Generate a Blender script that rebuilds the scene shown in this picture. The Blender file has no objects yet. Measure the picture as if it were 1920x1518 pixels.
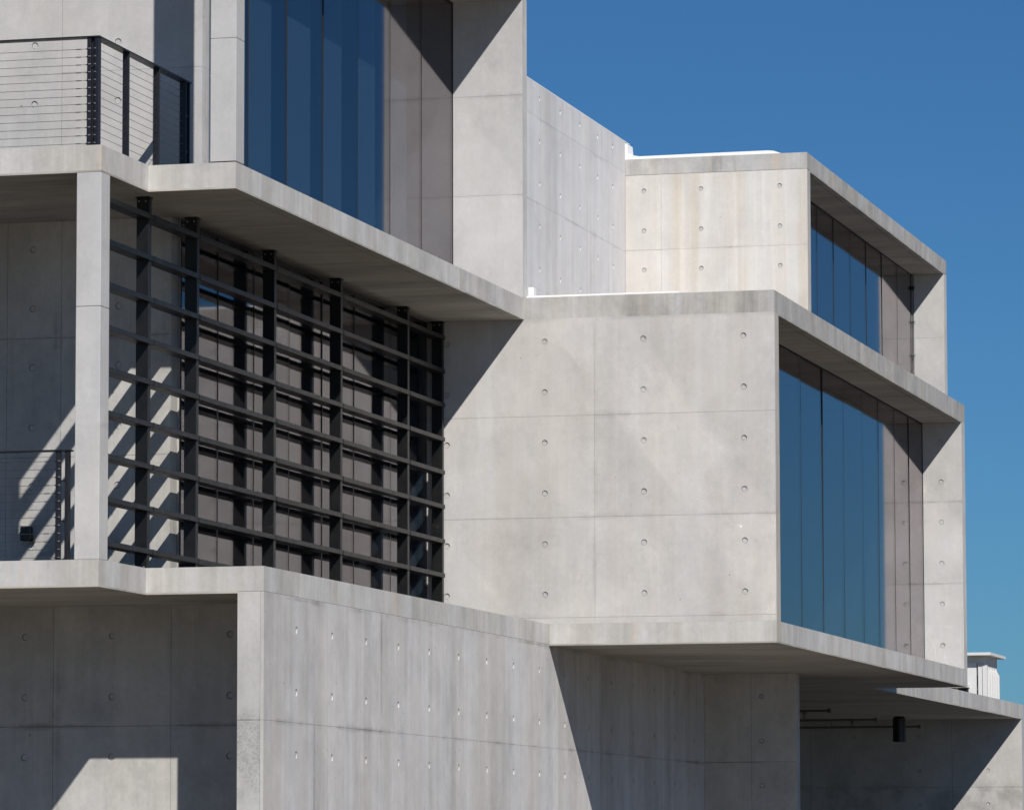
import bpy, bmesh, math, random
from mathutils import Vector, Matrix
random.seed(7)
S = bpy.context.scene
COL = S.collection

# ------------------------------------------------------------------ camera
yaw, pitch, roll = 0.2543555, 0.0995765, -0.0019276
fw = Vector((-math.sin(yaw)*math.cos(pitch), math.cos(yaw)*math.cos(pitch), math.sin(pitch)))
rt = Vector((math.cos(yaw), math.sin(yaw), 0)); up = rt.cross(fw)
r2 = rt*math.cos(roll)+up*math.sin(roll); u2 = -rt*math.sin(roll)+up*math.cos(roll)
cam_d = bpy.data.cameras.new("camera"); cam = bpy.data.objects.new("camera", cam_d); COL.objects.link(cam)
m = Matrix((r2, u2, -fw)).transposed().to_4x4(); m.translation = Vector((0, 0, 1.7)); cam.matrix_world = m
cam_d.sensor_width = 36; cam_d.lens = 161.666; cam_d.clip_start = 1; cam_d.clip_end = 8000
S.camera = cam

# ------------------------------------------------------------------ sky, sun, exposure
SUN = Vector((-0.69, 1.0, -0.895)).normalized()          # the way the light travels
elev = math.asin(-SUN.z); rot = math.atan2(-SUN.x, -SUN.y)
W = bpy.data.worlds.new("World"); S.world = W; W.use_nodes = True
nt = W.node_tree; nt.nodes.clear()
sky = nt.nodes.new("ShaderNodeTexSky"); sky.sky_type = 'NISHITA'; sky.sun_disc = False
sky.sun_elevation = elev; sky.sun_rotation = rot
sky.altitude = 1200; sky.air_density = 1.0; sky.dust_density = 0.6; sky.ozone_density = 4.0
bg = nt.nodes.new("ShaderNodeBackground"); bg.inputs['Strength'].default_value = 0.0645
out = nt.nodes.new("ShaderNodeOutputWorld")
tint = nt.nodes.new("ShaderNodeMix"); tint.data_type = 'RGBA'; tint.blend_type = 'MULTIPLY'; tint.inputs[0].default_value = 1.0
tint.inputs[7].default_value = (0.325, 0.635, 0.895, 1)          # polarised, deep blue sky
nt.links.new(sky.outputs[0], tint.inputs[6]); nt.links.new(tint.outputs[2], bg.inputs[0]); nt.links.new(bg.outputs[0], out.inputs[0])
sl = bpy.data.lights.new("sun", 'SUN'); sl.energy = 4.75; sl.angle = math.radians(0.53); sl.color = (1.0, 0.955, 0.90)
so = bpy.data.objects.new("sun", sl); COL.objects.link(so)
so.rotation_euler = SUN.to_track_quat('-Z', 'Y').to_euler(); so.location = (20, -20, 40)
S.view_settings.view_transform = 'Standard'; S.view_settings.look = 'None'
S.view_settings.exposure = 0.0; S.view_settings.gamma = 1.0; S.view_settings.use_curve_mapping = False
S.render.engine = 'CYCLES'
S.cycles.use_guiding = True; S.cycles.guiding_training_samples = 128; S.cycles.surface_guiding_probability = 0.5
S.cycles.blur_glossy = 0.0; S.cycles.sample_clamp_indirect = 0; S.cycles.sample_clamp_direct = 0

# ------------------------------------------------------------------ materials
class N:
    def __init__(s, name):
        s.m = bpy.data.materials.new(name); s.m.use_nodes = True; s.t = s.m.node_tree; s.t.nodes.clear()
        s.o = s.t.nodes.new("ShaderNodeOutputMaterial")
    def n(s, typ, **kw):
        x = s.t.nodes.new("ShaderNode"+typ)
        for k, v in kw.items():
            if k.startswith('i_'):
                key = k[2:]; x.inputs[int(key) if key.isdigit() else key.replace('_', ' ')].default_value = v
            else: setattr(x, k, v)
        return x
    def l(s, a, b): s.t.links.new(a, b)
    def val(s, v, sock):
        if isinstance(v, (int, float)): sock.default_value = v
        else: s.l(v, sock)
    def math(s, op, a, b=0.0, c=0.0, clamp=False):
        x = s.n("Math", operation=op); x.use_clamp = clamp
        s.val(a, x.inputs[0]); s.val(b, x.inputs[1])
        if op in ('MULTIPLY_ADD', 'COMPARE'): s.val(c, x.inputs[2])
        return x.outputs[0]
    def vec(s, v, sc, off=(0, 0, 0)):
        x = s.n("Mapping"); x.inputs['Scale'].default_value = sc; x.inputs['Location'].default_value = off; s.l(v, x.inputs[0]); return x.outputs[0]
    def noise(s, v, scale, detail=4, rough=0.55):
        x = s.n("TexNoise"); x.inputs['Scale'].default_value = scale; x.inputs['Detail'].default_value = detail
        x.inputs['Roughness'].default_value = rough; s.l(v, x.inputs['Vector']); return x.outputs['Fac']
    def ramp(s, v, a, b):
        x = s.n("MapRange"); x.interpolation_type = 'SMOOTHSTEP'; s.l(v, x.inputs['Value'])
        x.inputs['From Min'].default_value = a; x.inputs['From Max'].default_value = b; return x.outputs[0]
    def mix(s, f, a, b):
        x = s.n("Mix", data_type='RGBA'); s.val(f, x.inputs[0])
        for v, k in ((a, 6), (b, 7)):
            if isinstance(v, tuple): x.inputs[k].default_value = (*v, 1)
            else: s.l(v, x.inputs[k])
        return x.outputs[2]

def concrete(name, base, seed=0, scz=3.3, cloud=0.16, mott=0.10, fine=0.10, broad=0.0, streakcol=(0.36, 0.33, 0.28),
             joints=(), vj=(), vaxis=0, jdark=0.35, pits=1.0, board=0.0, warm=0.35, grey=0.0, rusty=0.0, scour=0.0):
    g = N(name)
    geo = g.n("NewGeometry"); P = g.vec(geo.outputs['Position'], (1, 1, 1), (seed*13.7, seed*7.3, seed*3.1))
    info = g.n("ObjectInfo")
    sep = g.n("SeparateXYZ"); g.l(geo.outputs['Position'], sep.inputs[0])
    n1 = g.noise(P, 0.55, 5, 0.6); n2 = g.noise(P, 3.1, 7, 0.62); n3 = g.noise(P, 16, 5, 0.6)
    v = g.math('MULTIPLY_ADD', g.math('SUBTRACT', n1, 0.5), cloud*2.2, 1.0)
    v = g.math('MULTIPLY_ADD', g.math('SUBTRACT', n2, 0.5), mott*2.2, v)
    v = g.math('MULTIPLY_ADD', g.math('SUBTRACT', n3, 0.5), mott*1.3, v)
    v = g.math('MULTIPLY_ADD', g.math('SUBTRACT', g.noise(P, 55, 3, 0.6), 0.5), 0.14, v)
    pa = g.ramp(g.noise(g.vec(P, (1, 1, 0.8), (7, 17, 2)), 1.15, 9, 0.68), 0.49, 0.57)      # sheets of differing paste
    pb = g.ramp(g.noise(g.vec(P, (1, 1, 0.7), (27, 1, 12)), 2.6, 9, 0.72), 0.54, 0.62)
    v = g.math('SUBTRACT', v, g.math('MULTIPLY', pa, mott*.42)); v = g.math('MULTIPLY_ADD', pb, mott*.38, v)
    # fine vertical run-off streaks
    f1 = g.noise(g.vec(P, (1, 1, 0.05)), 4.2, 6, 0.62); f2 = g.noise(g.vec(P, (1, 1, 0.03)), 26, 3, 0.6)
    amp = g.ramp(g.noise(g.vec(P, (1, 1, 0.5), (5, 3, 8)), 1.3, 3, 0.5), 0.34, 0.66)
    v = g.math('MULTIPLY_ADD', g.math('SUBTRACT', f1, 0.5), fine*2.6, v)
    v = g.math('ADD', v, g.math('MULTIPLY', g.math('MULTIPLY', g.math('SUBTRACT', f2, 0.5), fine*1.8), amp))
    if fine == .15:   # blue-grey damp blotches
        dm = g.ramp(g.noise(g.vec(P, (1, 1, 0.45), (41, 3, 8)), 2.0, 6, 0.7), 0.55, 0.75)
        v = g.math('SUBTRACT', v, g.math('MULTIPLY', dm, 0.11))
    # each panel slightly its own tone
    v = g.math('MULTIPLY_ADD', g.math('SUBTRACT', info.outputs['Random'], 0.5), 0.06, v)
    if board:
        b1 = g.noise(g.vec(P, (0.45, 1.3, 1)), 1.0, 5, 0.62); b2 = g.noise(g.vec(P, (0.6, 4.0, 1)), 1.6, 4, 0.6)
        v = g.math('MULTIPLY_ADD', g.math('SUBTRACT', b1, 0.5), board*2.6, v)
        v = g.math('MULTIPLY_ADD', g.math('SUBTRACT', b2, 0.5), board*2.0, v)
    if grey:   # dirt sheet
        gm = g.ramp(g.noise(g.vec(P, (1, 1, 0.35)), 1.7, 6, 0.65), 0.48, 0.72)
        v = g.math('SUBTRACT', v, g.math('MULTIPLY', gm, grey))
    if scour:  # rough patches where the paste came away
        sm = g.math('MULTIPLY', g.ramp(g.noise(P, 2.6, 3, 0.5), 0.44, 0.58), g.ramp(g.noise(P, 55, 8, 0.85), 0.40, 0.62))
        sm = g.math('MULTIPLY', sm, g.ramp(sep.outputs[2], scz, scz-.25))
        v = g.math('SUBTRACT', v, g.math('MULTIPLY', sm, scour))
    dark = None
    for z in joints:   # smudges gathered along the horizontal joints
        d = g.math('ABSOLUTE', g.math('SUBTRACT', g.math('MULTIPLY_ADD', g.math('SUBTRACT', n3, 0.5), 0.03, sep.outputs[2]), z))
        wide = g.math('MULTIPLY_ADD', g.noise(g.vec(P, (1, 1, 0.2)), 2.1, 3, 0.5), 0.16, -0.045)
        msk = g.math('SUBTRACT', 1.0, g.math('DIVIDE', d, g.math('MAXIMUM', wide, 0.008)), clamp=True)
        msk = g.math('MULTIPLY', msk, g.ramp(g.noise(g.vec(P, (1, 1, 0.1), (3, 5, z)), 0.9, 5, 0.6), 0.44, 0.66))
        dark = msk if dark is None else g.math('MAXIMUM', dark, msk)
    for x in vj:
        d = g.math('ABSOLUTE', g.math('SUBTRACT', g.math('MULTIPLY_ADD', g.math('SUBTRACT', n3, 0.5), 0.02, sep.outputs[vaxis]), x))
        msk = g.math('SUBTRACT', 1.0, g.math('DIVIDE', d, 0.045), clamp=True)
        msk = g.math('MULTIPLY', msk, g.ramp(g.noise(g.vec(P, (0.3, 0.3, 1), (x, 5, 2)), 1.1, 5, 0.6), 0.45, 0.7))
        dark = msk if dark is None else g.math('MAXIMUM', dark, msk)
    if dark is not None:
        v = g.math('SUBTRACT', v, g.math('MULTIPLY', dark, jdark))
    # bug holes
    vo = g.n("TexVoronoi"); vo.inputs['Scale'].default_value = 5.2; g.l(P, vo.inputs['Vector'])
    sepc = g.n("SeparateXYZ"); g.l(vo.outputs['Color'], sepc.inputs[0])
    rad = g.math('MULTIPLY', g.ramp(sepc.outputs[0], 0.80, 1.0), 0.055)
    pit = g.math('MULTIPLY', g.math('LESS_THAN', vo.outputs['Distance'], rad), pits*0.45)
    v = g.math('SUBTRACT', v, pit)
    # warm / cool drift of the paste
    wn = g.ramp(g.noise(g.vec(P, (1, 1, 0.25), (9, 1, 4)), 1.2, 5, 0.6), 0.40, 0.60)
    c0 = tuple(base[i]*(1.0, 0.995, 0.99)[i] for i in range(3))
    cw = (base[0]*1.02, base[1]*0.985, base[2]*0.925); cc = (base[0]*0.965, base[1]*0.99, base[2]*1.03)
    col = g.mix(wn, cc, cw); col = g.mix(1-warm, col, c0)
    if broad:
        bm = g.ramp(g.noise(g.vec(P, (1, 1, 0.018), (2, 8, 1)), 2.3, 5, 0.62), 0.43, 0.60)
        br = g.math('MULTIPLY', bm, g.ramp(g.noise(g.vec(P, (1, 1, 0.3)), 1.0, 4, 0.6), 0.25, 0.52))
        col = g.mix(g.math('MULTIPLY', br, broad), col, streakcol)
        bl = g.ramp(g.noise(g.vec(P, (1, 1, 0.016), (22, 8, 31)), 3.4, 4, 0.6), 0.55, 0.64)   # pale lime runs
        col = g.mix(g.math('MULTIPLY', bl, broad*0.5), col, (min(base[0]*1.22, .8), min(base[1]*1.22, .8), min(base[2]*1.22, .8)))
    if rusty:
        rm = g.ramp(g.noise(g.vec(P, (1, 1, 0.02), (31, 17, 5)), 3.1, 4, 0.55), 0.58, 0.66)
        col = g.mix(g.math('MULTIPLY', rm, rusty), col, (0.50, 0.40, 0.30))
    sc = g.n("VectorMath", operation='SCALE'); g.l(col, sc.inputs[0]); g.l(v, sc.inputs['Scale'])
    b = g.n("BsdfPrincipled"); g.l(sc.outputs[0], b.inputs['Base Color'])
    b.inputs['Specular IOR Level'].default_value = 0.3
    g.l(g.math('MULTIPLY_ADD', n2, 0.25, 0.68), b.inputs['Roughness'])
    bp = g.n("Bump"); bp.inputs['Strength'].default_value = 0.35; bp.inputs['Distance'].default_value = 0.006
    h = g.math('MULTIPLY_ADD', g.noise(P, 60, 3, 0.6), 0.35, g.math('MULTIPLY_ADD', n2, 0.8, g.math('MULTIPLY', pit, -2.0)))
    g.l(h, bp.inputs['Height']); g.l(bp.outputs[0], b.inputs['Normal']); g.l(b.outputs[0], g.o.inputs[0])
    return g.m

def paint(name, col, rough=0.45, metal=0.0, var=0.25, scale=9):
    g = N(name); geo = g.n("NewGeometry"); n = g.noise(geo.outputs['Position'], scale, 5, 0.6)
    b = g.n("BsdfPrincipled"); b.inputs['Metallic'].default_value = metal
    g.l(g.mix(n, tuple(c*(1-var) for c in col), tuple(min(1, c*(1+var)) for c in col)), b.inputs['Base Color'])
    g.l(g.math('MULTIPLY_ADD', n, 0.25, rough-0.1), b.inputs['Roughness']); g.l(b.outputs[0], g.o.inputs[0]); return g.m

def glass_mat(name, tint, reflect=(1, 1, 1), r0=.07):
    g = N(name)
    lw = g.n("LayerWeight"); lw.inputs['Blend'].default_value = 0.5      # Schlick reflectance of one surface
    fr = g.math('MULTIPLY_ADD', g.math('POWER', lw.outputs['Facing'], 5.0), 1-r0, r0)
    tr = g.n("BsdfTransparent"); tr.inputs[0].default_value = (*tint, 1)
    gl = g.n("BsdfGlossy"); gl.inputs['Roughness'].default_value = 0.048
    gl.inputs['Color'].default_value = (*reflect, 1)
    mx = g.n("MixShader"); g.l(fr, mx.inputs[0]); g.l(tr.outputs[0], mx.inputs[1]); g.l(gl.outputs[0], mx.inputs[2])
    g.l(mx.outputs[0], g.o.inputs[0]); return g.m

CB = (0.518, 0.505, 0.489)
MAT = dict(
    front=concrete('concrete_board_formed_panel', CB, 1, cloud=.16, mott=.125, fine=.05, broad=.24, joints=(5.763, 6.963, 4.60, 8.11), vj=(-12.62,), vaxis=0, jdark=.17, streakcol=(.43, .38, .345), grey=.06),
    side=concrete('concrete_streaked_by_rain', (0.535, .528, .524), 2, cloud=.14, mott=.13, fine=.15, broad=.5, joints=(3.062, 4.25), vj=(43.0, 45.35, 55.0, 57.4), vaxis=1, jdark=.38, grey=.12, streakcol=(.45, .42, .385)),
    band=concrete('concrete_weathered_coping', (0.41, .405, .395), 3, cloud=.18, mott=.20, fine=.26, broad=.45, jdark=.0, grey=.18, rusty=.5),
    lip=concrete('concrete_slab_edge', (0.49, .483, .472), 4, cloud=.18, mott=.15, fine=.22, broad=.4, grey=.10, rusty=.3),
    top=concrete('concrete_ochre_stained', (0.57, .552, .525), 5, cloud=.13, mott=.09, fine=.10, broad=.75, streakcol=(.545, .475, .38), joints=(10.84,), jdark=.3, rusty=.14),
    tall=concrete('concrete_pale_cool', (0.61, .605, .61), 6, cloud=.14, mott=.09, fine=.12, broad=.35, joints=(10.82, 12.0), vj=(61.9, 64.35), vaxis=1, jdark=.2, streakcol=(.46, .45, .44)),
    clean=concrete('concrete_smooth', (0.47, .463, .455), 7, cloud=.17, mott=.12, fine=.05, joints=(9.6, 10.8, 5.753, 6.948), jdark=.2, grey=.05),
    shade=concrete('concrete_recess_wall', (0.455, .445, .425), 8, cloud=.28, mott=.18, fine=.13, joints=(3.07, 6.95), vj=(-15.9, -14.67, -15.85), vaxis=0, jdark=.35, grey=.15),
    foot=concrete('concrete_scoured', (0.465, .455, .44), 9, cloud=.20, mott=.14, fine=.06, scour=.42, grey=.10, scz=3.25),
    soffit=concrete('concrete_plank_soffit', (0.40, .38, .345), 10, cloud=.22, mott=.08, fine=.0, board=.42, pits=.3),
    pit=concrete('concrete_plug', (0.45, .445, .435), 11, cloud=.06, mott=.10, fine=.0, pits=0.2),
    core=paint('concrete_core', (.20, .195, .19), .9),
    steel=paint('charcoal_painted_steel', (.004, .004, .0042), .42, 0.0, .18),
    rail=paint('black_painted_steel', (.010, .010, .013), .40, 0.0, .2),
    cable=paint('stainless_cable', (.16, .16, .17), .35, .9, .2),
    bolt=paint('zinc_bolt', (.55, .55, .56), .35, .8, .2),
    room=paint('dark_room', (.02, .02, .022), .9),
    blind=paint('pale_blind_fabric', (.60, .61, .60), .9, 0, .05),
    white=paint('white_roof_membrane', (.80, .80, .79), .6, 0, .04, 2),
    wpaint=paint('white_render', (.62, .62, .61), .8, 0, .04, .3),
    bounce_cut=paint('dark_bounce_cut', (.07, .068, .062), .8),  # kept dark so the hidden slab tops reflect little light upward
    ground_bounce_cut=paint('ground_bounce_cut', (.05, .05, .05), .9),  # for the added ground patch that soaks up bounce
    black=paint('black_lamp_casing', (.008, .008, .009), .35, 0, .2),
    pipe=paint('dull_steel_pipe', (.13, .125, .11), .55, .3, .2),
    ground=concrete('paving', (.155, .132, .105), 12, cloud=.2, mott=.2, fine=0, pits=0),
    silicone=paint('black_silicone', (.015, .015, .017), .6),
    glass=glass_mat('tinted_glass', (.46, .53, .59), (1.0, .925, .935)),
)

# ------------------------------------------------------------------ helpers
def link(name, me, mat, parent=None):
    o = bpy.data.objects.new(name, me); COL.objects.link(o)
    if mat is not None and len(me.materials) == 0: me.materials.append(mat)
    if parent is not None: o.parent = parent
    return o
def from_bm(name, bm, mat, parent=None):
    me = bpy.data.meshes.new(name); bmesh.ops.recalc_face_normals(bm, faces=bm.faces[:]); bm.to_mesh(me); bm.free()
    return link(name, me, mat, parent)
def add_box(bm, x0, x1, y0, y1, z0, z1, bevel=0.0):
    r = bmesh.ops.create_cube(bm, size=1.0)
    for v in r['verts']:
        v.co = Vector(((x0+x1)/2+v.co.x*(x1-x0), (y0+y1)/2+v.co.y*(y1-y0), (z0+z1)/2+v.co.z*(z1-z0)))
    if bevel:
        es = list({e for v in r['verts'] for e in v.link_edges})
        bmesh.ops.bevel(bm, geom=es, offset=bevel, segments=2, profile=0.5, affect='EDGES')
def box(name, x0, x1, y0, y1, z0, z1, mat, parent=None, bevel=0.0):
    bm = bmesh.new(); add_box(bm, x0, x1, y0, y1, z0, z1, bevel); return from_bm(name, bm, MAT[mat], parent)
def add_tube(bm, a, b, r, seg=8):
    a, b = Vector(a), Vector(b); d = b-a
    q = d.to_track_quat('Z', 'Y').to_matrix().to_4x4()
    bmesh.ops.create_cone(bm, cap_ends=True, segments=seg, radius1=r, radius2=r, depth=d.length, matrix=Matrix.Translation((a+b)/2) @ q)
def tube(name, a, b, r, mat, parent=None, seg=8):
    bm = bmesh.new(); add_tube(bm, a, b, r, seg); return from_bm(name, bm, MAT[mat], parent)
def add_prism(bm, pts, z0, z1):
    lo = [bm.verts.new((x, y, z0)) for x, y in pts]; hi = [bm.verts.new((x, y, z1)) for x, y in pts]
    bm.faces.new(lo); bm.faces.new(hi)
    for i in range(len(pts)):
        j = (i+1) % len(pts); bm.faces.new((lo[i], lo[j], hi[j], hi[i]))
def thing(name, label, cat, loc=(0, 0, 0), group=None):
    o = bpy.data.objects.new(name, None); COL.objects.link(o); o.location = loc; o.empty_display_size = 0.3
    o['label'] = label; o['category'] = cat
    if group: o['group'] = group
    return o

HR = 0.035
def plug_mesh():
    bm = bmesh.new()
    bmesh.ops.create_cone(bm, cap_ends=True, segments=20, radius1=HR-.002, radius2=HR-.005, depth=0.010)
    me = bpy.data.meshes.new('tie_hole_plug'); bm.to_mesh(me); bm.free(); me.materials.append(MAT['pit']); return me
PLUG = plug_mesh()

def face_panels(wall, axis, plane, us, zs, holes, mat, t=0.035, gap=0.005, edge_gap=0.0, skip=(), merge=None):
    """cast panels on a wall face. axis 'y': face looks to -Y, u is X. axis 'x': face looks to +X, u is Y."""
    for i in range(len(us)-1):
        for k in range(len(zs)-1):
            if (i, k) in skip: continue
            u0, u1, z0, z1 = us[i], us[i+1], zs[k], zs[k+1]
            u0 += gap/2 if i > 0 else edge_gap; u1 -= gap/2 if i < len(us)-2 else edge_gap
            z0 += gap/2 if k > 0 else edge_gap; z1 -= gap/2 if k < len(zs)-2 else edge_gap
            hs = [h for h in holes if u0+HR+.004 < h[0] < u1-HR-.004 and z0+HR+.004 < h[1] < z1-HR-.004]
            jig = random.uniform(-.0005, .0005)
            def W(u, z, d):
                return Vector((u, plane+d+jig, z)) if axis == 'y' else Vector((plane-d-jig, u, z))
            bm = bmesh.new()
            ch = 0.0008
            ring = [(u0+ch, z0+ch), (u1-ch, z0+ch), (u1-ch, z1-ch), (u0+ch, z1-ch)]
            outer = [(u0, z0), (u1, z0), (u1, z1), (u0, z1)]
            vr = [bm.verts.new(W(u, z, 0)) for u, z in ring]
            edges = [bm.edges.new((vr[a], vr[(a+1) % 4])) for a in range(4)]
            loops = []
            for hu, hz in hs:
                lp = [bm.verts.new(W(hu+HR*math.cos(a*math.pi/10), hz+HR*math.sin(a*math.pi/10), 0)) for a in range(20)]
                edges += [bm.edges.new((lp[a], lp[(a+1) % 20])) for a in range(20)]; loops.append((lp, hu, hz))
            if loops: bmesh.ops.triangle_fill(bm, use_beauty=True, use_dissolve=False, edges=edges)
            else: bm.faces.new(vr)
            vo = [bm.verts.new(W(u, z, ch)) for u, z in outer]; vb = [bm.verts.new(W(u, z, t-.002)) for u, z in outer]
            for a in range(4):
                b = (a+1) % 4
                bm.faces.new((vr[a], vr[b], vo[b], vo[a])); bm.faces.new((vo[a], vo[b], vb[b], vb[a]))
            bm.faces.new(vb)
            for lp, hu, hz in loops:
                bk = [bm.verts.new(W(hu+HR*.97*math.cos(a*math.pi/10), hz+HR*.97*math.sin(a*math.pi/10), .024)) for a in range(20)]
                for a in range(20):
                    b = (a+1) % 20; bm.faces.new((lp[a], lp[b], bk[b], bk[a]))
                bm.faces.new(bk)
            from_bm('concrete_panel', bm, MAT[mat], wall)
            for lp, hu, hz in loops:
                p = bpy.data.objects.new('tie_hole_plug', PLUG); COL.objects.link(p); p.parent = wall
                p.location = W(hu+random.uniform(-.001, .001), hz, .016+random.uniform(-.002, .003))
                p.rotation_euler = (math.pi/2, 0, 0) if axis == 'y' else (0, math.pi/2, 0)
def wall(name, x0, x1, y0, y1, z0, z1, mat='core', parent=None):
    return box(name, x0, x1, y0, y1, z0, z1, mat, parent)

# ------------------------------------------------------------------ ground
bm = bmesh.new(); bmesh.ops.create_grid(bm, x_segments=2, y_segments=2, size=3000)
gr = from_bm('ground', bm, MAT['ground']); gr['kind'] = 'structure'; gr.location = (0, 0, 0)
yd = box('unseen_dark_ground', -70, 60, 61, 260, -.02, .004, 'ground_bounce_cut'); yd['kind'] = 'structure'  # unseen dark ground, added to weaken light bounced into the low wing

# ------------------------------------------------------------------ key planes (metres)
YM, YMB, XM = 52.392, 66.54, -10.454          # middle box: front, back, right side
XA, XB = -13.472, -13.178                     # right faces of upper tower and of base
YA, Y2, X2 = 41.365, 40.03, -14.35            # front faces, balcony front, balcony side
YW = 43.05                                    # recessed wall
YT, YTB, XT, XC = 66.56, 79.43, -12.77, -15.544
XR, YR = -11.847, 81.5
F0, F1, F2, F3 = 4.257, 4.511, 8.118, 8.373   # slab levels
XL = -24.0
B = thing('concrete_building', 'large pale concrete building of stacked boxes with deep framed windows and cantilevered slabs', 'building', (-15, 55, 0))
BI = B.matrix_world
def part(o):
    return o
Bp = B
B.location = (0, 0, 0)

T1 = 0.035
# ---- slabs: (poly, z0, z1) body with groove strip below
def slab(name, pts, z0, z1, mat='lip', groove=None, soffit=True):
    bm = bmesh.new(); add_prism(bm, pts, z0+(.018 if soffit else 0), z1); o = from_bm(name, bm, MAT[mat], B)
    es = o
    return o
def soffit_strips(rects, z):
    """thin planked underside pieces with the drip groove left open between them"""
    for r in rects:
        box('soffit_panel', r[0], r[1], r[2], r[3], z, z+.018, 'soffit', B)
def outline(pts, inset):
    return pts

# lower slab (over ground floor, front left) ------------------------------------------------
PX = [(XL, Y2), (X2, Y2), (X2, YA), (XB, YA), (XB, YM+.0), (XL, YM)]
slab('floor_slab', PX, F0, F1)
g = .012
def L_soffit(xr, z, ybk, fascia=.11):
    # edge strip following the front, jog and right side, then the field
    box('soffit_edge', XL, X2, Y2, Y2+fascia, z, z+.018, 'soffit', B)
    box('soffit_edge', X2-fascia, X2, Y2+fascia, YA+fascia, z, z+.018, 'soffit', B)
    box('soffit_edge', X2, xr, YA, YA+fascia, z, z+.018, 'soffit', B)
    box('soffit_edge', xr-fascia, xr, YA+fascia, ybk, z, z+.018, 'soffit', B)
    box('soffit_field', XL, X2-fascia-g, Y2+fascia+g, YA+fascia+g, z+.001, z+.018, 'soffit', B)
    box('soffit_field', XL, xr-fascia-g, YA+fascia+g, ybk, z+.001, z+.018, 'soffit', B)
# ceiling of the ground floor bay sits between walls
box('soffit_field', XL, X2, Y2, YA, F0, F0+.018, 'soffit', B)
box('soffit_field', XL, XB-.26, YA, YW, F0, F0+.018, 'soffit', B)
# upper slab
PX2 = [(XL, Y2), (X2, Y2), (X2, YA), (XA, YA), (XA, YM), (XL, YM)]
slab('floor_slab', PX2, F2, F3)
L_soffit(XA, F2, YM)

# ---- base side wall (right face), continues under the middle box ---------------------------
w = wall('wall', XB-.26+T1, XB-T1, YA+T1, 60.99, 0, F0+.016, 'core', B)
rows = (3.955, 3.355, 2.755, 2.155, 1.555, .955)
yh = [42.405+1.19*i for i in range(9)]+[53.15+1.2*i for i in range(7)]
face_panels(w, 'x', XB, [YA, 43.0, 45.37, 47.8, 50.2, 52.6, 55.0, 57.4, 59.8, 60.99], [0, .66, 1.86, 3.062, F0+.015],
            [(y, z) for y in yh for z in rows], 'side', T1, .0018)
face_panels(w, 'y', YA, [XB-.26, XB-T1-.0005], [0, .66, 1.86, 3.062, F0+.015], [], 'foot', T1, .004)
box('wall_return', XB-.262, XB-.26+T1-.002, YA+T1, 60.9, 0, F0, 'shade', B)
# cross wall P under the box
w = wall('wall', XB, -11.906, 60.99+T1, 61.17, 0, F0+.017, 'core', B)
face_panels(w, 'y', 60.99, [XB+.002, -12.53, -11.906], [0, 1.88, 3.075, F0+.015], [(-12.385, z) for z in rows], 'shade', T1, .0028)
box('wall_return', -11.908, -11.90, 60.995, 61.17, 0, F0, 'shade', B)
# ground-floor recessed wall
w = wall('wall', XL, XB-.262, YW+T1, YW+.2, 0, F0+.017, 'core', B)
face_panels(w, 'y', YW, [-20.7, -18.3, -15.9, -14.67, XB-.262], [0, .66, 1.86, 3.07, F0+.015], [(x, z) for x in (-18.6, -17.4, -16.2, -15.286, -14.06) for z in (3.96, 3.36, 2.768, 2.16, 1.56, .96)], 'shade', T1, .0028)
box('terrace_bounce_cut', XL, X2-.05, Y2+.27, YW-.001, F1, F1+.004, 'bounce_cut', B)  # unseen dark layers added on the slabs to cut bounce onto soffits and walls
box('terrace_bounce_cut', X2-.05, XB-.12, YA+.05, YM-.06, F1, F1+.004, 'bounce_cut', B)
box('terrace_bounce_cut', XL, X2-.12, Y2+.27, YW-.001, F3, F3+.004, 'bounce_cut', B)
# column
cx0, cx1 = -14.592, X2
bm = bmesh.new(); add_box(bm, cx0, cx1, Y2, Y2+.245, F1, 6.86, .006); add_box(bm, cx0, cx1, Y2, Y2+.245, 6.863, F2-.001, .006)
from_bm('column', bm, MAT['clean'], B)

# ---- level-2 recessed wall and glazing -----------------------------------------------------
XW = -14.690
w = wall('wall', XL, XW-T1, YW+T1, YW+.205, F1, F2+.017, 'core', B)
face_panels(w, 'y', YW, [-18.8, -16.42, -15.845, XW], [F1, 5.75, 6.945, F2], [(x, z) for x in (-17.35, -16.15, -15.24) for z in (7.84, 7.243, 6.65, 6.05, 5.455, 4.86)], 'shade', T1, .0028, skip=())
face_panels(w, 'x', XW, [YW+T1+.001, YW+.21], [F1, F2], [], 'shade', T1, .004)

def glazing(xg, ys, z0, z1, label, tiltseed, blind=None):
    random.seed(tiltseed)
    bm = bmesh.new()
    add_box(bm, xg-.06, xg+.004, ys[0]+.01, ys[-1], z0, z0+.035); add_box(bm, xg-.06, xg+.004, ys[0]+.01, ys[-1], z1-.03, z1)
    for k, y in enumerate(ys): add_box(bm, xg-(.035 if k else .012), xg+.0025, y-.008, y+.008, z0+.035, z1-.03)
    wn = from_bm('window', bm, MAT['silicone'], B)
    if label: wn['label'] = label
    for a, b in zip(ys[:-1], ys[1:]):
        p = box('pane', -.006, .006, -(b-a)/2+.010, (b-a)/2-.010, 0, z1-z0-.065, 'glass', wn)
        p.location = (xg-.006, (a+b)/2, z0+.035)
        p.rotation_euler = (0, random.uniform(-.0022, .0022), random.uniform(-.0014, .0014))
    return wn
box('jamb', -14.73, -14.673, YW+.212, YW+.245, F1, F2, 'shade', B)
glazing(-14.667, [43.303, 44.47, 45.67, 46.90, 48.12, 49.34, 50.83, YM-.012], F1, F2, 'mirror-like glazing behind the dark steel screen', 3)

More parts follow.
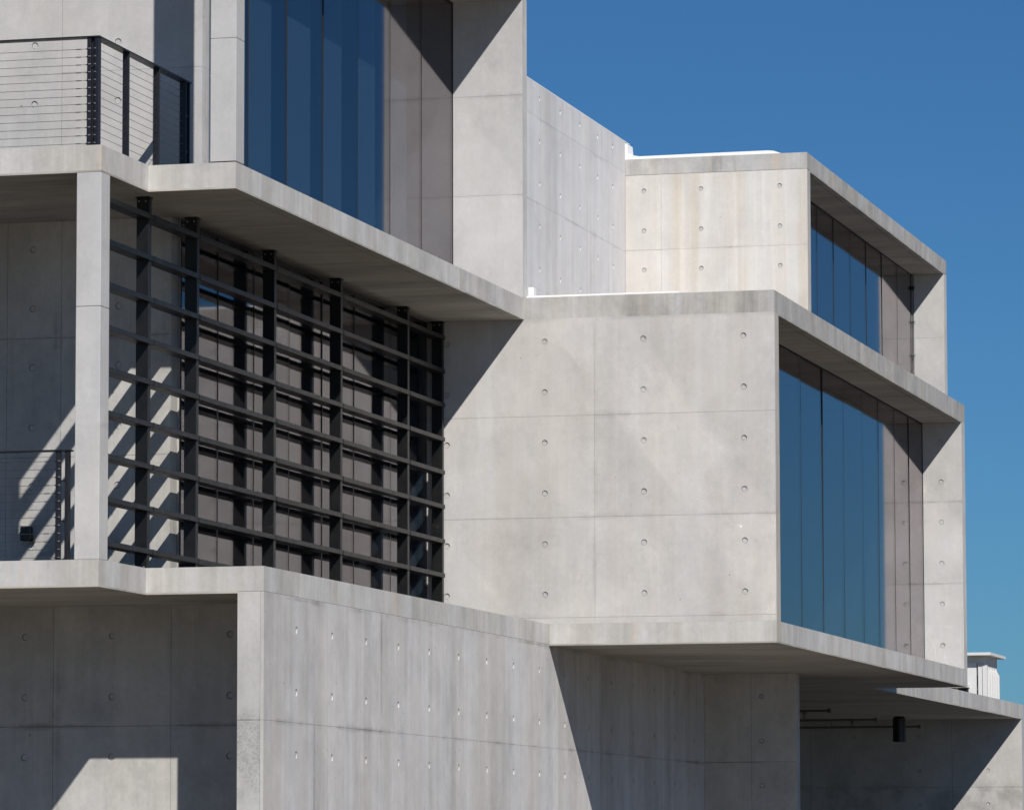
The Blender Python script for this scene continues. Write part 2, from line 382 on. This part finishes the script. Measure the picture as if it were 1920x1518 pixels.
# ---- middle box ----------------------------------------------------------------------------
XI = -19.0
w = wall('wall', XI, XM-T1, YM+T1, YM+.25, F1, F2, 'core', B)
hx = (-14.42, -13.223, -12.026, -10.824)
face_panels(w, 'y', YM, [-15.02, -12.62, XM], [F1, 4.585, 5.763, 6.963, F2], [(x, z) for x in hx for z in (7.849, 7.249, 6.649, 6.051, 5.452, 4.858)], 'front', T1, .0018)
box('wall_return', XM-T1, XM, YM+T1, YM+.25, F1, F2, 'lip', B, .0)
# floor and roof slabs of the box
bm = bmesh.new(); add_box(bm, XI, XM, YM+.0005, YMB, F2, F3+.003); from_bm('roof_slab', bm, MAT['band'], B)
bm = bmesh.new(); add_box(bm, XB+.003, XM, YM+.0008, YMB, F0+.018, F1); add_box(bm, XI, XB, YM+.001, YMB, F0+.018, F1); from_bm('floor_slab', bm, MAT['lip'], B)
fa = .10
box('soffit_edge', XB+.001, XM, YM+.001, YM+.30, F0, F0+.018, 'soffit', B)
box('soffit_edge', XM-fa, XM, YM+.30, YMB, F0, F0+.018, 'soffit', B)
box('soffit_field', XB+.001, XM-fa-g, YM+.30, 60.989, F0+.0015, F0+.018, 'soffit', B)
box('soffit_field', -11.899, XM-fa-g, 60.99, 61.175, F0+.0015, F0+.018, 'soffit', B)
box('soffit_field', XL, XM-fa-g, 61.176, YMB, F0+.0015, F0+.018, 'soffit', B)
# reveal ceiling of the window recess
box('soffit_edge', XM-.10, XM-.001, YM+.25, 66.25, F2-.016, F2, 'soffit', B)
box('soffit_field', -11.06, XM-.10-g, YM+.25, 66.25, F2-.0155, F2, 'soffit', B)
# end wall
w = wall('wall', XI, XM-.001, 66.25+T1, YMB, F1, F2, 'core', B)
face_panels(w, 'y', 66.25, [-11.06, XM], [F1+.004, 5.753, 6.948, F2-.017], [(-10.763, z) for z in (7.83, 7.24, 6.65, 6.052, 5.46, 4.856)], 'clean', T1, .0018)
box('wall_return', XM-.006, XM-.0005, 66.25+T1, YMB, F1+.002, F2, 'lip', B)
glazing(-11.03, [52.66, 54.1, 55.5, 56.92, 58.39, 59.88, 61.32, 62.53, 63.82, 65.05, 66.24], F1, F2-.014, 'blue mirror window of the middle box', 5)
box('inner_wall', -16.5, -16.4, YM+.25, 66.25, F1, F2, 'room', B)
# white membrane on roof
box('roof_membrane', XA+.02, -11.6, YM+.03, YM+.20, F3+.003, F3+.030, 'white', B, .008)
box('roof_membrane', XA+.01, XA+.075, YM+.16, YM+.30, F3, F3+.15, 'white', B, .005)

# ---- upper tower ----------------------------------------------------------------------------
ZT = 11.97
w = wall('wall', XL, -14.376-T1, YW+T1, YW+.215, F3, ZT, 'core', B)
face_panels(w, 'y', YW, [-18.3, -15.86], [F3, 10.82, ZT], [(x, z) for x in (-17.35, -16.15) for z in (11.11, 10.51, 9.91, 9.313, 8.71)], 'clean', T1, .0018)
face_panels(w, 'y', YW, [-15.857, -14.376], [F3, 9.62, 10.82, ZT], [(x, z) for x in (-17.35, -16.15, -15.265) for z in (11.11, 10.51, 9.91, 9.313, 8.71)], 'clean', T1, .0018)
face_panels(w, 'x', -14.376, [YW+T1+.001, YW+.215], [F3, 9.62, 10.82, ZT], [], 'clean', T1, .0018)
bm = bmesh.new()
for a, b in ((F3+.01, 9.572), (9.575, 10.8), (10.803, ZT)): add_box(bm, -13.730, XA, YA, YA+.255, a, b, .004)
from_bm('fin_wall', bm, MAT['clean'], B)
w = wall('wall', -17.6, XA-.001, 52.344+T1, 52.548, F3+.004, ZT, 'core', B)
face_panels(w, 'y', 52.344, [-14.36, XA], [F3+.004, 9.61, 10.805, ZT], [], 'clean', T1, .0018)
box('wall_return', XA-.006, XA-.0003, 52.344+T1, 52.548, F3+.004, ZT, 'lip', B)
box('roof_slab', XL, XA, YA, 52.548, ZT, 12.225, 'band', B, .004)
box('soffit_field', -14.4, XA-.10-g, YA+.26, 52.34, ZT-.016, ZT, 'soffit', B)
box('soffit_edge', XA-.10, XA-.001, YA+.26, 52.34, ZT-.017, ZT, 'soffit', B)
glazing(-14.330, [43.24, 44.40, 45.72, 47.03, 48.35, 49.63, 50.95, 52.335], F3, ZT-.012, 'tall blue window of the upper tower', 8)
for a, b in ((43.5, 44.25), (44.83, 45.55), (46.16, 46.95), (47.48, 48.12), (48.81, 49.44), (50.15, 50.75)):
    box('blind_panel', -14.47, -14.45, a, b, F3+.02, ZT-.05, 'blind', B)
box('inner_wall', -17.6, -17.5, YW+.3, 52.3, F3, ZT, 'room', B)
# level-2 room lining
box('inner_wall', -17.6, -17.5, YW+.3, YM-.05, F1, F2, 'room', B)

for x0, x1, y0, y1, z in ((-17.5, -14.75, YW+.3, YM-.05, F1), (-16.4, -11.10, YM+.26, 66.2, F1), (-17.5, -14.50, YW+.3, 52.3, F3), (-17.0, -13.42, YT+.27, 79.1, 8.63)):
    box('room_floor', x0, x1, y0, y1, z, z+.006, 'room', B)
# ---- tall wall behind ------------------------------------------------------------------------
ztw = 12.49
w = wall('wall', XC-.25, XC-T1, 52.6, YT+.3, F3, ztw, 'core', B)
face_panels(w, 'x', XC, [52.6, 54.7, 57.1, 59.5, 61.93, 64.35, YT+.02], [F3, 9.62, 10.822, 12.02, ztw],
            [(y, z) for y in (56.5, 57.7, 58.9, 60.13, 61.34, 62.527, 63.70, 64.796, 65.755) for z in (12.303, 11.70, 11.105, 10.51, 9.905, 9.31, 8.7)], 'tall', T1, .0018)
box('coping', XC-.25, XC+.001, 52.6, YT+.3, ztw, ztw+.012, 'white', B)
# ---- top box ---------------------------------------------------------------------------------
XTL = XC
w = wall('wall', XTL, XT-T1, YT+T1, YT+.25, F3, ZT, 'core', B)
face_panels(w, 'y', YT, [XTL+.003, -14.993, XT], [F3, 9.64, 10.842, ZT+.004], [(x, z) for x in (-15.257, -14.384, -13.186) for z in (11.737, 11.132, 10.54, 9.93, 9.33, 8.73)], 'top', T1, .0018)
box('wall_return', XT-T1, XT, YT+T1, YT+.25, F3, ZT, 'lip', B)
bm = bmesh.new(); add_box(bm, XTL+.001, XT, YT+.001, YTB, ZT+.008, 12.222, .004); from_bm('roof_slab', bm, MAT['band'], B)
box('soffit_field', -13.36, XT-.10-g, YT+.25, 79.138, ZT-.010, ZT+.008, 'soffit', B)
box('soffit_edge', XT-.10, XT-.001, YT+.25, 79.138, ZT-.011, ZT+.008, 'soffit', B)
box('floor_slab', XTL, XT, YT+.26, YTB, F3, 8.63, 'lip', B)
w = wall('wall', -17.1, XT-.001, 79.138+T1, YTB, 8.63, ZT, 'core', B)
face_panels(w, 'y', 79.138, [-13.37, XT], [8.63, 9.64, 10.845, ZT-.012], [], 'clean', T1, .0018)
box('wall_return', XT-.006, XT-.0005, 79.138+T1, YTB, 8.63, ZT, 'lip', B)
glazing(-13.333, [66.9, 68.3, 69.0, 70.26, 71.67, 73.13, 74.6, 76.09, 77.57, 79.125], 8.63, ZT-.008, 'blue mirror window of the topmost box', 11)
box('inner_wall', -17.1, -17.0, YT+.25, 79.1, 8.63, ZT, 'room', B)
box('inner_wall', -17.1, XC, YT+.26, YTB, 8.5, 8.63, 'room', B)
# membrane mound along the parapet, turned up against the tall wall
bm = bmesh.new()
prof = [(XC+.002, 12.47), (XC+.035, 12.46), (XC+.045, 12.32), (XC+.10, 12.285), (XC+.22, 12.262), (-14.4, 12.268), (-13.36, 12.272), (-13.27, 12.262), (-13.16, 12.222), (XC+.002, 12.222)]
fr = [bm.verts.new((x, YT+.004, z)) for x, z in prof]; bk = [bm.verts.new((x, YT+.36, z)) for x, z in prof]
bm.faces.new(fr); bm.faces.new(bk)
for i in range(len(prof)): j = (i+1) % len(prof); bm.faces.new((fr[i], fr[j], bk[j], bk[i]))
from_bm('roof_membrane', bm, MAT['white'], B)
# rod with clips beside the end wall of the top box
rd = tube('downpipe', (-13.305, 79.10, 8.63), (-13.305, 79.10, 11.96), .007, 'black', B)
for z in (11.12, 10.53):
    bm = bmesh.new()
    add_tube(bm, (-13.345, 79.09, z), (-13.265, 79.09, z+.015), .005, 6); add_tube(bm, (-13.335, 79.09, z-.035), (-13.305, 79.085, z+.015), .004, 6); add_tube(bm, (-13.275, 79.09, z-.035), (-13.305, 79.085, z+.015), .004, 6)
    from_bm('pipe_clip', bm, MAT['black'], rd)
bm = bmesh.new(); bmesh.ops.create_uvsphere(bm, u_segments=12, v_segments=8, radius=.036, matrix=Matrix.Translation((-13.305, 79.06, 11.716))); from_bm('float_ball', bm, MAT['black'], rd)

# ---- low wing on the right -------------------------------------------------------------------
box('roof_slab', XL, XR, YMB+.001, YR+.28, F0+.018, F1+.01, 'lip', B)
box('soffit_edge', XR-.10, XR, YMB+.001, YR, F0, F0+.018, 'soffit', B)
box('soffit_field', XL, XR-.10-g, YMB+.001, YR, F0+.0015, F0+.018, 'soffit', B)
w = wall('wall', XL, XR-.001, YR+T1, YR+.28, 0, F0+.017, 'core', B)
face_panels(w, 'y', YR, [-19.2, -16.85, -15.65, -13.1, XR], [0, .66, 1.86, 3.06, F0+.015], [(x, z) for x in (-17.3, -16.1, -14.87, -13.69, -12.46) for z in rows], 'foot', T1, .004)
box('wall_return', XR-.006, XR-.0005, YR+T1, YR+.28, 0, F0+.02, 'lip', B)
box('wall', -24.0, -23.8, 61.2, YR, 0, F0, 'shade', B)
box('wall', -23.9, -23.7, Y2+3, YW+9, 0, F0, 'shade', B)

# ------------------------------------------------------------------ steel sun screen
scr = thing('sunshade_screen', 'dark steel louvre screen of horizontal bars and posts in front of the glazing', 'sun screen')
XF = -14.426
def bar():
    bm = bmesh.new(); add_box(bm, -.145, 0, 0, 52.335-40.29, -.05, 0, .003)
    for y in (41.79, 43.17, 45.72, 48.15, 50.84):       # butt joints with a packing plate
        add_box(bm, -.02, .004, y-40.29-.008, y-40.29+.008, -.052, .002)
    return from_bm('bar', bm, MAT['steel'], scr)
b0 = bar(); b0.location = (XF, 40.29, 7.95)
for z in (7.55, 7.145, 6.738, 6.345, 5.937, 5.53, 5.125, 4.715):
    b = b0.copy(); COL.objects.link(b); b.parent = scr; b.location = (XF, 40.29, z)
first = None
for y in (41.66, 43.12, 45.67, 48.09, 50.775, 52.27):
    if first is None:
        bm = bmesh.new(); add_box(bm, -.128, 0, 0, .075, F1, F2-.015, .003); first = from_bm('post', bm, MAT['steel'], scr)
        first.location = (-14.444, y, 0); pk = first
        bm = bmesh.new(); add_box(bm, -.135, .004, -.012, .10, F2-.014, F2-.001); add_box(bm, -.122, -.004, -.010, -.001, F2-.085, F2-.015)
        add_box(bm, -.135, .004, -.012, .10, F1, F1+.012)
        br = from_bm('bracket', bm, MAT['steel'], first); bolts = []
        for dx, z in ((-.10, F2-.045), (-.03, F2-.045), (-.03, F1+.03)):
            bo = tube('bolt', (dx, -.012, z), (dx, -.002, z), .008, 'bolt', first, 8); bolts.append(bo)
    else:
        pk = first.copy(); COL.objects.link(pk); pk.parent = scr; pk.location = (-14.444, y, 0)
        for ch in [br]+bolts:
            c = ch.copy(); COL.objects.link(c); c.parent = pk

# ------------------------------------------------------------------ railings
def cable(rail, a, b, ends=()):
    bm = bmesh.new(); add_tube(bm, a, b, .0024, 5)
    A, Bv = Vector(a), Vector(b); d = (Bv-A).normalized()
    for s in ends:      # swaged end fittings
        p = Bv if s else A; q = -d if s else d
        add_tube(bm, p+q*.07, p+q*.12, .0045, 6); add_tube(bm, p, p+q*.02, .006, 6)
    return from_bm('cable', bm, MAT['cable'], rail)
ur = thing('balcony_railing', 'black cable railing turning the corner of the upper balcony', 'railing')
Yr, Xr = 40.10, -14.408
zh = 9.415
zc = [8.405+.0744*i for i in range(13)]
bm = bmesh.new()     # mitred flat handrail
pts = [(XL, Yr-.01), (Xr+.01, Yr-.01), (Xr+.01, 42.80), (Xr-.085, 42.80), (Xr-.085, Yr+.085), (XL, Yr+.085)]
add_prism(bm, pts, zh-.014, zh); from_bm('handrail', bm, MAT['rail'], ur)
def rail_post(rail, x0, x1, y0, y1, z0, z1): return box('post', x0, x1, y0, y1, z0, z1, 'rail', rail, .002)
def fit(rail, pts):
    bm = bmesh.new()
    for p in pts: add_tube(bm, (p[0]-.010, p[1], p[2]), (p[0]+.010, p[1], p[2]), .006, 6)
    return from_bm('cable_fitting', bm, MAT['bolt'], rail)
rail_post(ur, -14.525, -14.488, Yr, Yr+.065, F3, zh-.014); rail_post(ur, -14.448, Xr, Yr, Yr+.065, F3, zh-.014)
rail_post(ur, -14.487, -14.449, Yr+.03, Yr+.095, F3, zh-.014)
for x in (-16.3, -18.1, -19.9): rail_post(ur, x, x+.037, Yr, Yr+.065, F3, zh-.014)
for y in (40.95, 41.84, 42.64): rail_post(ur, Xr-.065, Xr, y, y+.02, F3, zh-.014)
rail_post(ur, Xr-.065, Xr, 42.755, 42.775, F3, zh-.014)
box('base_plate', -14.56, -14.40, Yr-.01, Yr+.08, F3, F3+.012, 'rail', ur)
for z in (8.78, 9.12): box('tie_plate', -14.488, -14.448, Yr+.02, Yr+.045, z, z+.02, 'rail', ur)
for z in (8.70, 9.06): box('tie_plate', Xr-.05, Xr-.01, 42.66, 42.755, z, z+.02, 'rail', ur)
for z in zc:
    cable(ur, (XL, Yr+.03, z), (-14.525, Yr+.03, z), (1,)); cable(ur, (Xr-.03, Yr+.07, z), (Xr-.03, 42.64, z), (1,))
for z in zc:
    tube('cable_fitting', (-14.510, Yr-.004, z), (-14.485, Yr-.004, z), .006, 'bolt', ur, 6); tube('cable_fitting', (-14.450, Yr-.004, z), (-14.437, Yr-.004, z), .006, 'bolt', ur, 6)
lr = thing('balcony_railing', 'black cable railing behind the slender concrete column on the lower terrace', 'railing')
Yl = 40.10; zl = 5.54
box('handrail', XL, -14.655, Yl-.015, Yl+.08, zl-.014, zl, 'rail', lr, .003)
rail_post(lr, -14.805, -14.768, Yl, Yl+.065, F1, zl-.014); rail_post(lr, -14.714, -14.677, Yl, Yl+.065, F1, zl-.014)
for x in (-16.6, -18.4, -20.2): rail_post(lr, x, x+.037, Yl, Yl+.065, F1, zl-.014)
box('base_plate', -14.857, -14.640, Yl-.01, Yl+.08, F1, F1+.012, 'rail', lr)
for z in (4.878, 5.252): box('tie_plate', -14.768, -14.714, Yl+.02, Yl+.045, z-.008, z+.008, 'rail', lr)
for i in range(13):
    z = 4.54+.0746*i
    cable(lr, (XL, Yl+.03, z), (-14.805, Yl+.03, z), (1,))
    bm = bmesh.new(); add_tube(bm, (-14.775, Yl-.008, z), (-14.755, Yl-.008, z), .005, 6); from_bm('cable_fitting', bm, MAT['bolt'], lr)

# ------------------------------------------------------------------ small fittings
wl = thing('wall_light', 'small black wall light on the shaded wall behind the lower railing', 'wall light')
box('casing', -16.234, -16.125, YW-.09, YW, 4.915, 5.058, 'black', wl, .012)
box('bracket', -16.15, -16.10, YW-.05, YW, 4.90, 4.94, 'black', wl, .004)
dl = thing('pendant_light', 'black cylindrical downlight hanging under the low wing ceiling', 'ceiling light')
bm = bmesh.new(); bmesh.ops.create_cone(bm, cap_ends=True, segments=32, radius1=.112, radius2=.112, depth=.40, matrix=Matrix.Translation((-13.70, 79.5, 4.02)))
from_bm('casing', bm, MAT['black'], dl)
bm = bmesh.new(); bmesh.ops.create_cone(bm, cap_ends=True, segments=32, radius1=.112, radius2=.085, depth=.037, matrix=Matrix.Translation((-13.70, 79.5, 4.2385)))
from_bm('mounting_cap', bm, MAT['black'], dl)
for (y, xe, lab) in ((71.8, -13.47, 'shortest and nearest sprinkler pipe under the low wing ceiling'),
                     (76.5, -13.56, 'pale middle sprinkler pipe under the low wing ceiling'),
                     (80.6, -13.51, 'rearmost and longest sprinkler pipe, passing behind the hanging black light')):
    p = thing('sprinkler_pipe', lab, 'pipe', group='sprinkler pipes under the wing ceiling')
    tube('pipe', (XL, y, 4.115), (xe, y, 4.115), .019, 'pipe', p, 10)
    tube('end_cap', (xe-.05, y, 4.115), (xe, y, 4.115), .034, 'pipe', p, 10)
    tube('sprinkler_head', (xe-.42, y, 4.115), (xe-.42, y, 4.0), .014, 'pipe', p, 8)
    tube('sprinkler_collar', (xe-.42, y, 4.07), (xe-.42, y, 4.10), .034, 'pipe', p, 8)
    for dx in (1.6, 3.2): tube('hanger', (xe-dx, y, 4.115), (xe-dx, y, F0), .007, 'pipe', p, 6)

# ------------------------------------------------------------------ far tower
ft = thing('distant_tower', 'small far white tower with flat overhanging roof beyond the low wing', 'tower', (0, 0, 0))
fx = -92.2
box('roof', -95.6, -91.2, 600, 613.6, 28.95, 29.32, 'wpaint', ft)
bm = bmesh.new(); add_box(bm, -95.2, fx, 602.2, 612.3, 0, 28.95)
from_bm('wall', bm, MAT['wpaint'], ft)
for k, (xa, xb, zt) in enumerate(((-95.2, -93.35, 28.0), (-93.1, -92.5, 27.85), (-92.5, -91.92, 27.7))):
    box('pilaster', xa, xb, 601.75-.12*k, 602.2, 0, zt, 'wpaint', ft)
for k in range(5):
    y = 602.55+k*2.0
    bm = bmesh.new()      # blade with a raked head
    v = [bm.verts.new(p) for p in ((fx, y, 0), (fx+.55, y, 0), (fx+.55, y, 26.6), (fx, y, 27.6), (fx, y+.3, 0), (fx+.55, y+.3, 0), (fx+.55, y+.3, 26.6), (fx, y+.3, 27.6))]
    for f in ((0, 1, 2, 3), (4, 5, 6, 7), (0, 1, 5, 4), (1, 2, 6, 5), (2, 3, 7, 6), (3, 0, 4, 7)): bm.faces.new([v[i] for i in f])
    from_bm('fin', bm, MAT['wpaint'], ft)
    box('slot_window', fx+.005, fx+.02, y+.95, y+1.45, 25.75, 26.15, 'silicone', ft)
    box('slot_window', fx+.005, fx+.02, y+1.1, y+1.35, 22.6, 24.6, 'pipe', ft)
for a, b in ((25.0, 26.4), (22.0, 24.4)): box('slot_window', -93.33, -93.14, 602.15, 602.19, a, b, 'pipe', ft)
lb = thing('distant_block', 'far white flat-roofed block with a dark window band beside the distant tower', 'building')
box('wall', -110, -94.3, 601, 612, 0, 24.0, 'wpaint', lb)
box('roof', -110, -94.25, 600.4, 612, 24.75, 25.1, 'wpaint', lb)
box('window_band', -95.4, -94.4, 600.9, 611, 24.0, 24.75, 'room', lb)
for k in range(8): box('window_band', -99.5+k*.5, -99.25+k*.5, 600.9, 611, 24.0, 24.75, 'wpaint' if k % 2 else 'room', lb)

# ------------------------------------------------------------------ put every root empty at the base of its thing
bpy.context.view_layer.update()
for o in [o for o in S.objects if o.type == 'EMPTY' and o.parent is None]:
    pts = [c.matrix_world @ Vector(q) for c in o.children_recursive if c.type == 'MESH' for q in c.bound_box]
    if not pts: continue
    lo = [min(p[i] for p in pts) for i in range(3)]; hi = [max(p[i] for p in pts) for i in range(3)]
    base = Vector(((lo[0]+hi[0])/2, (lo[1]+hi[1])/2, lo[2]))
    o.location = base
    for c in o.children: c.matrix_parent_inverse = Matrix.Translation(-base)
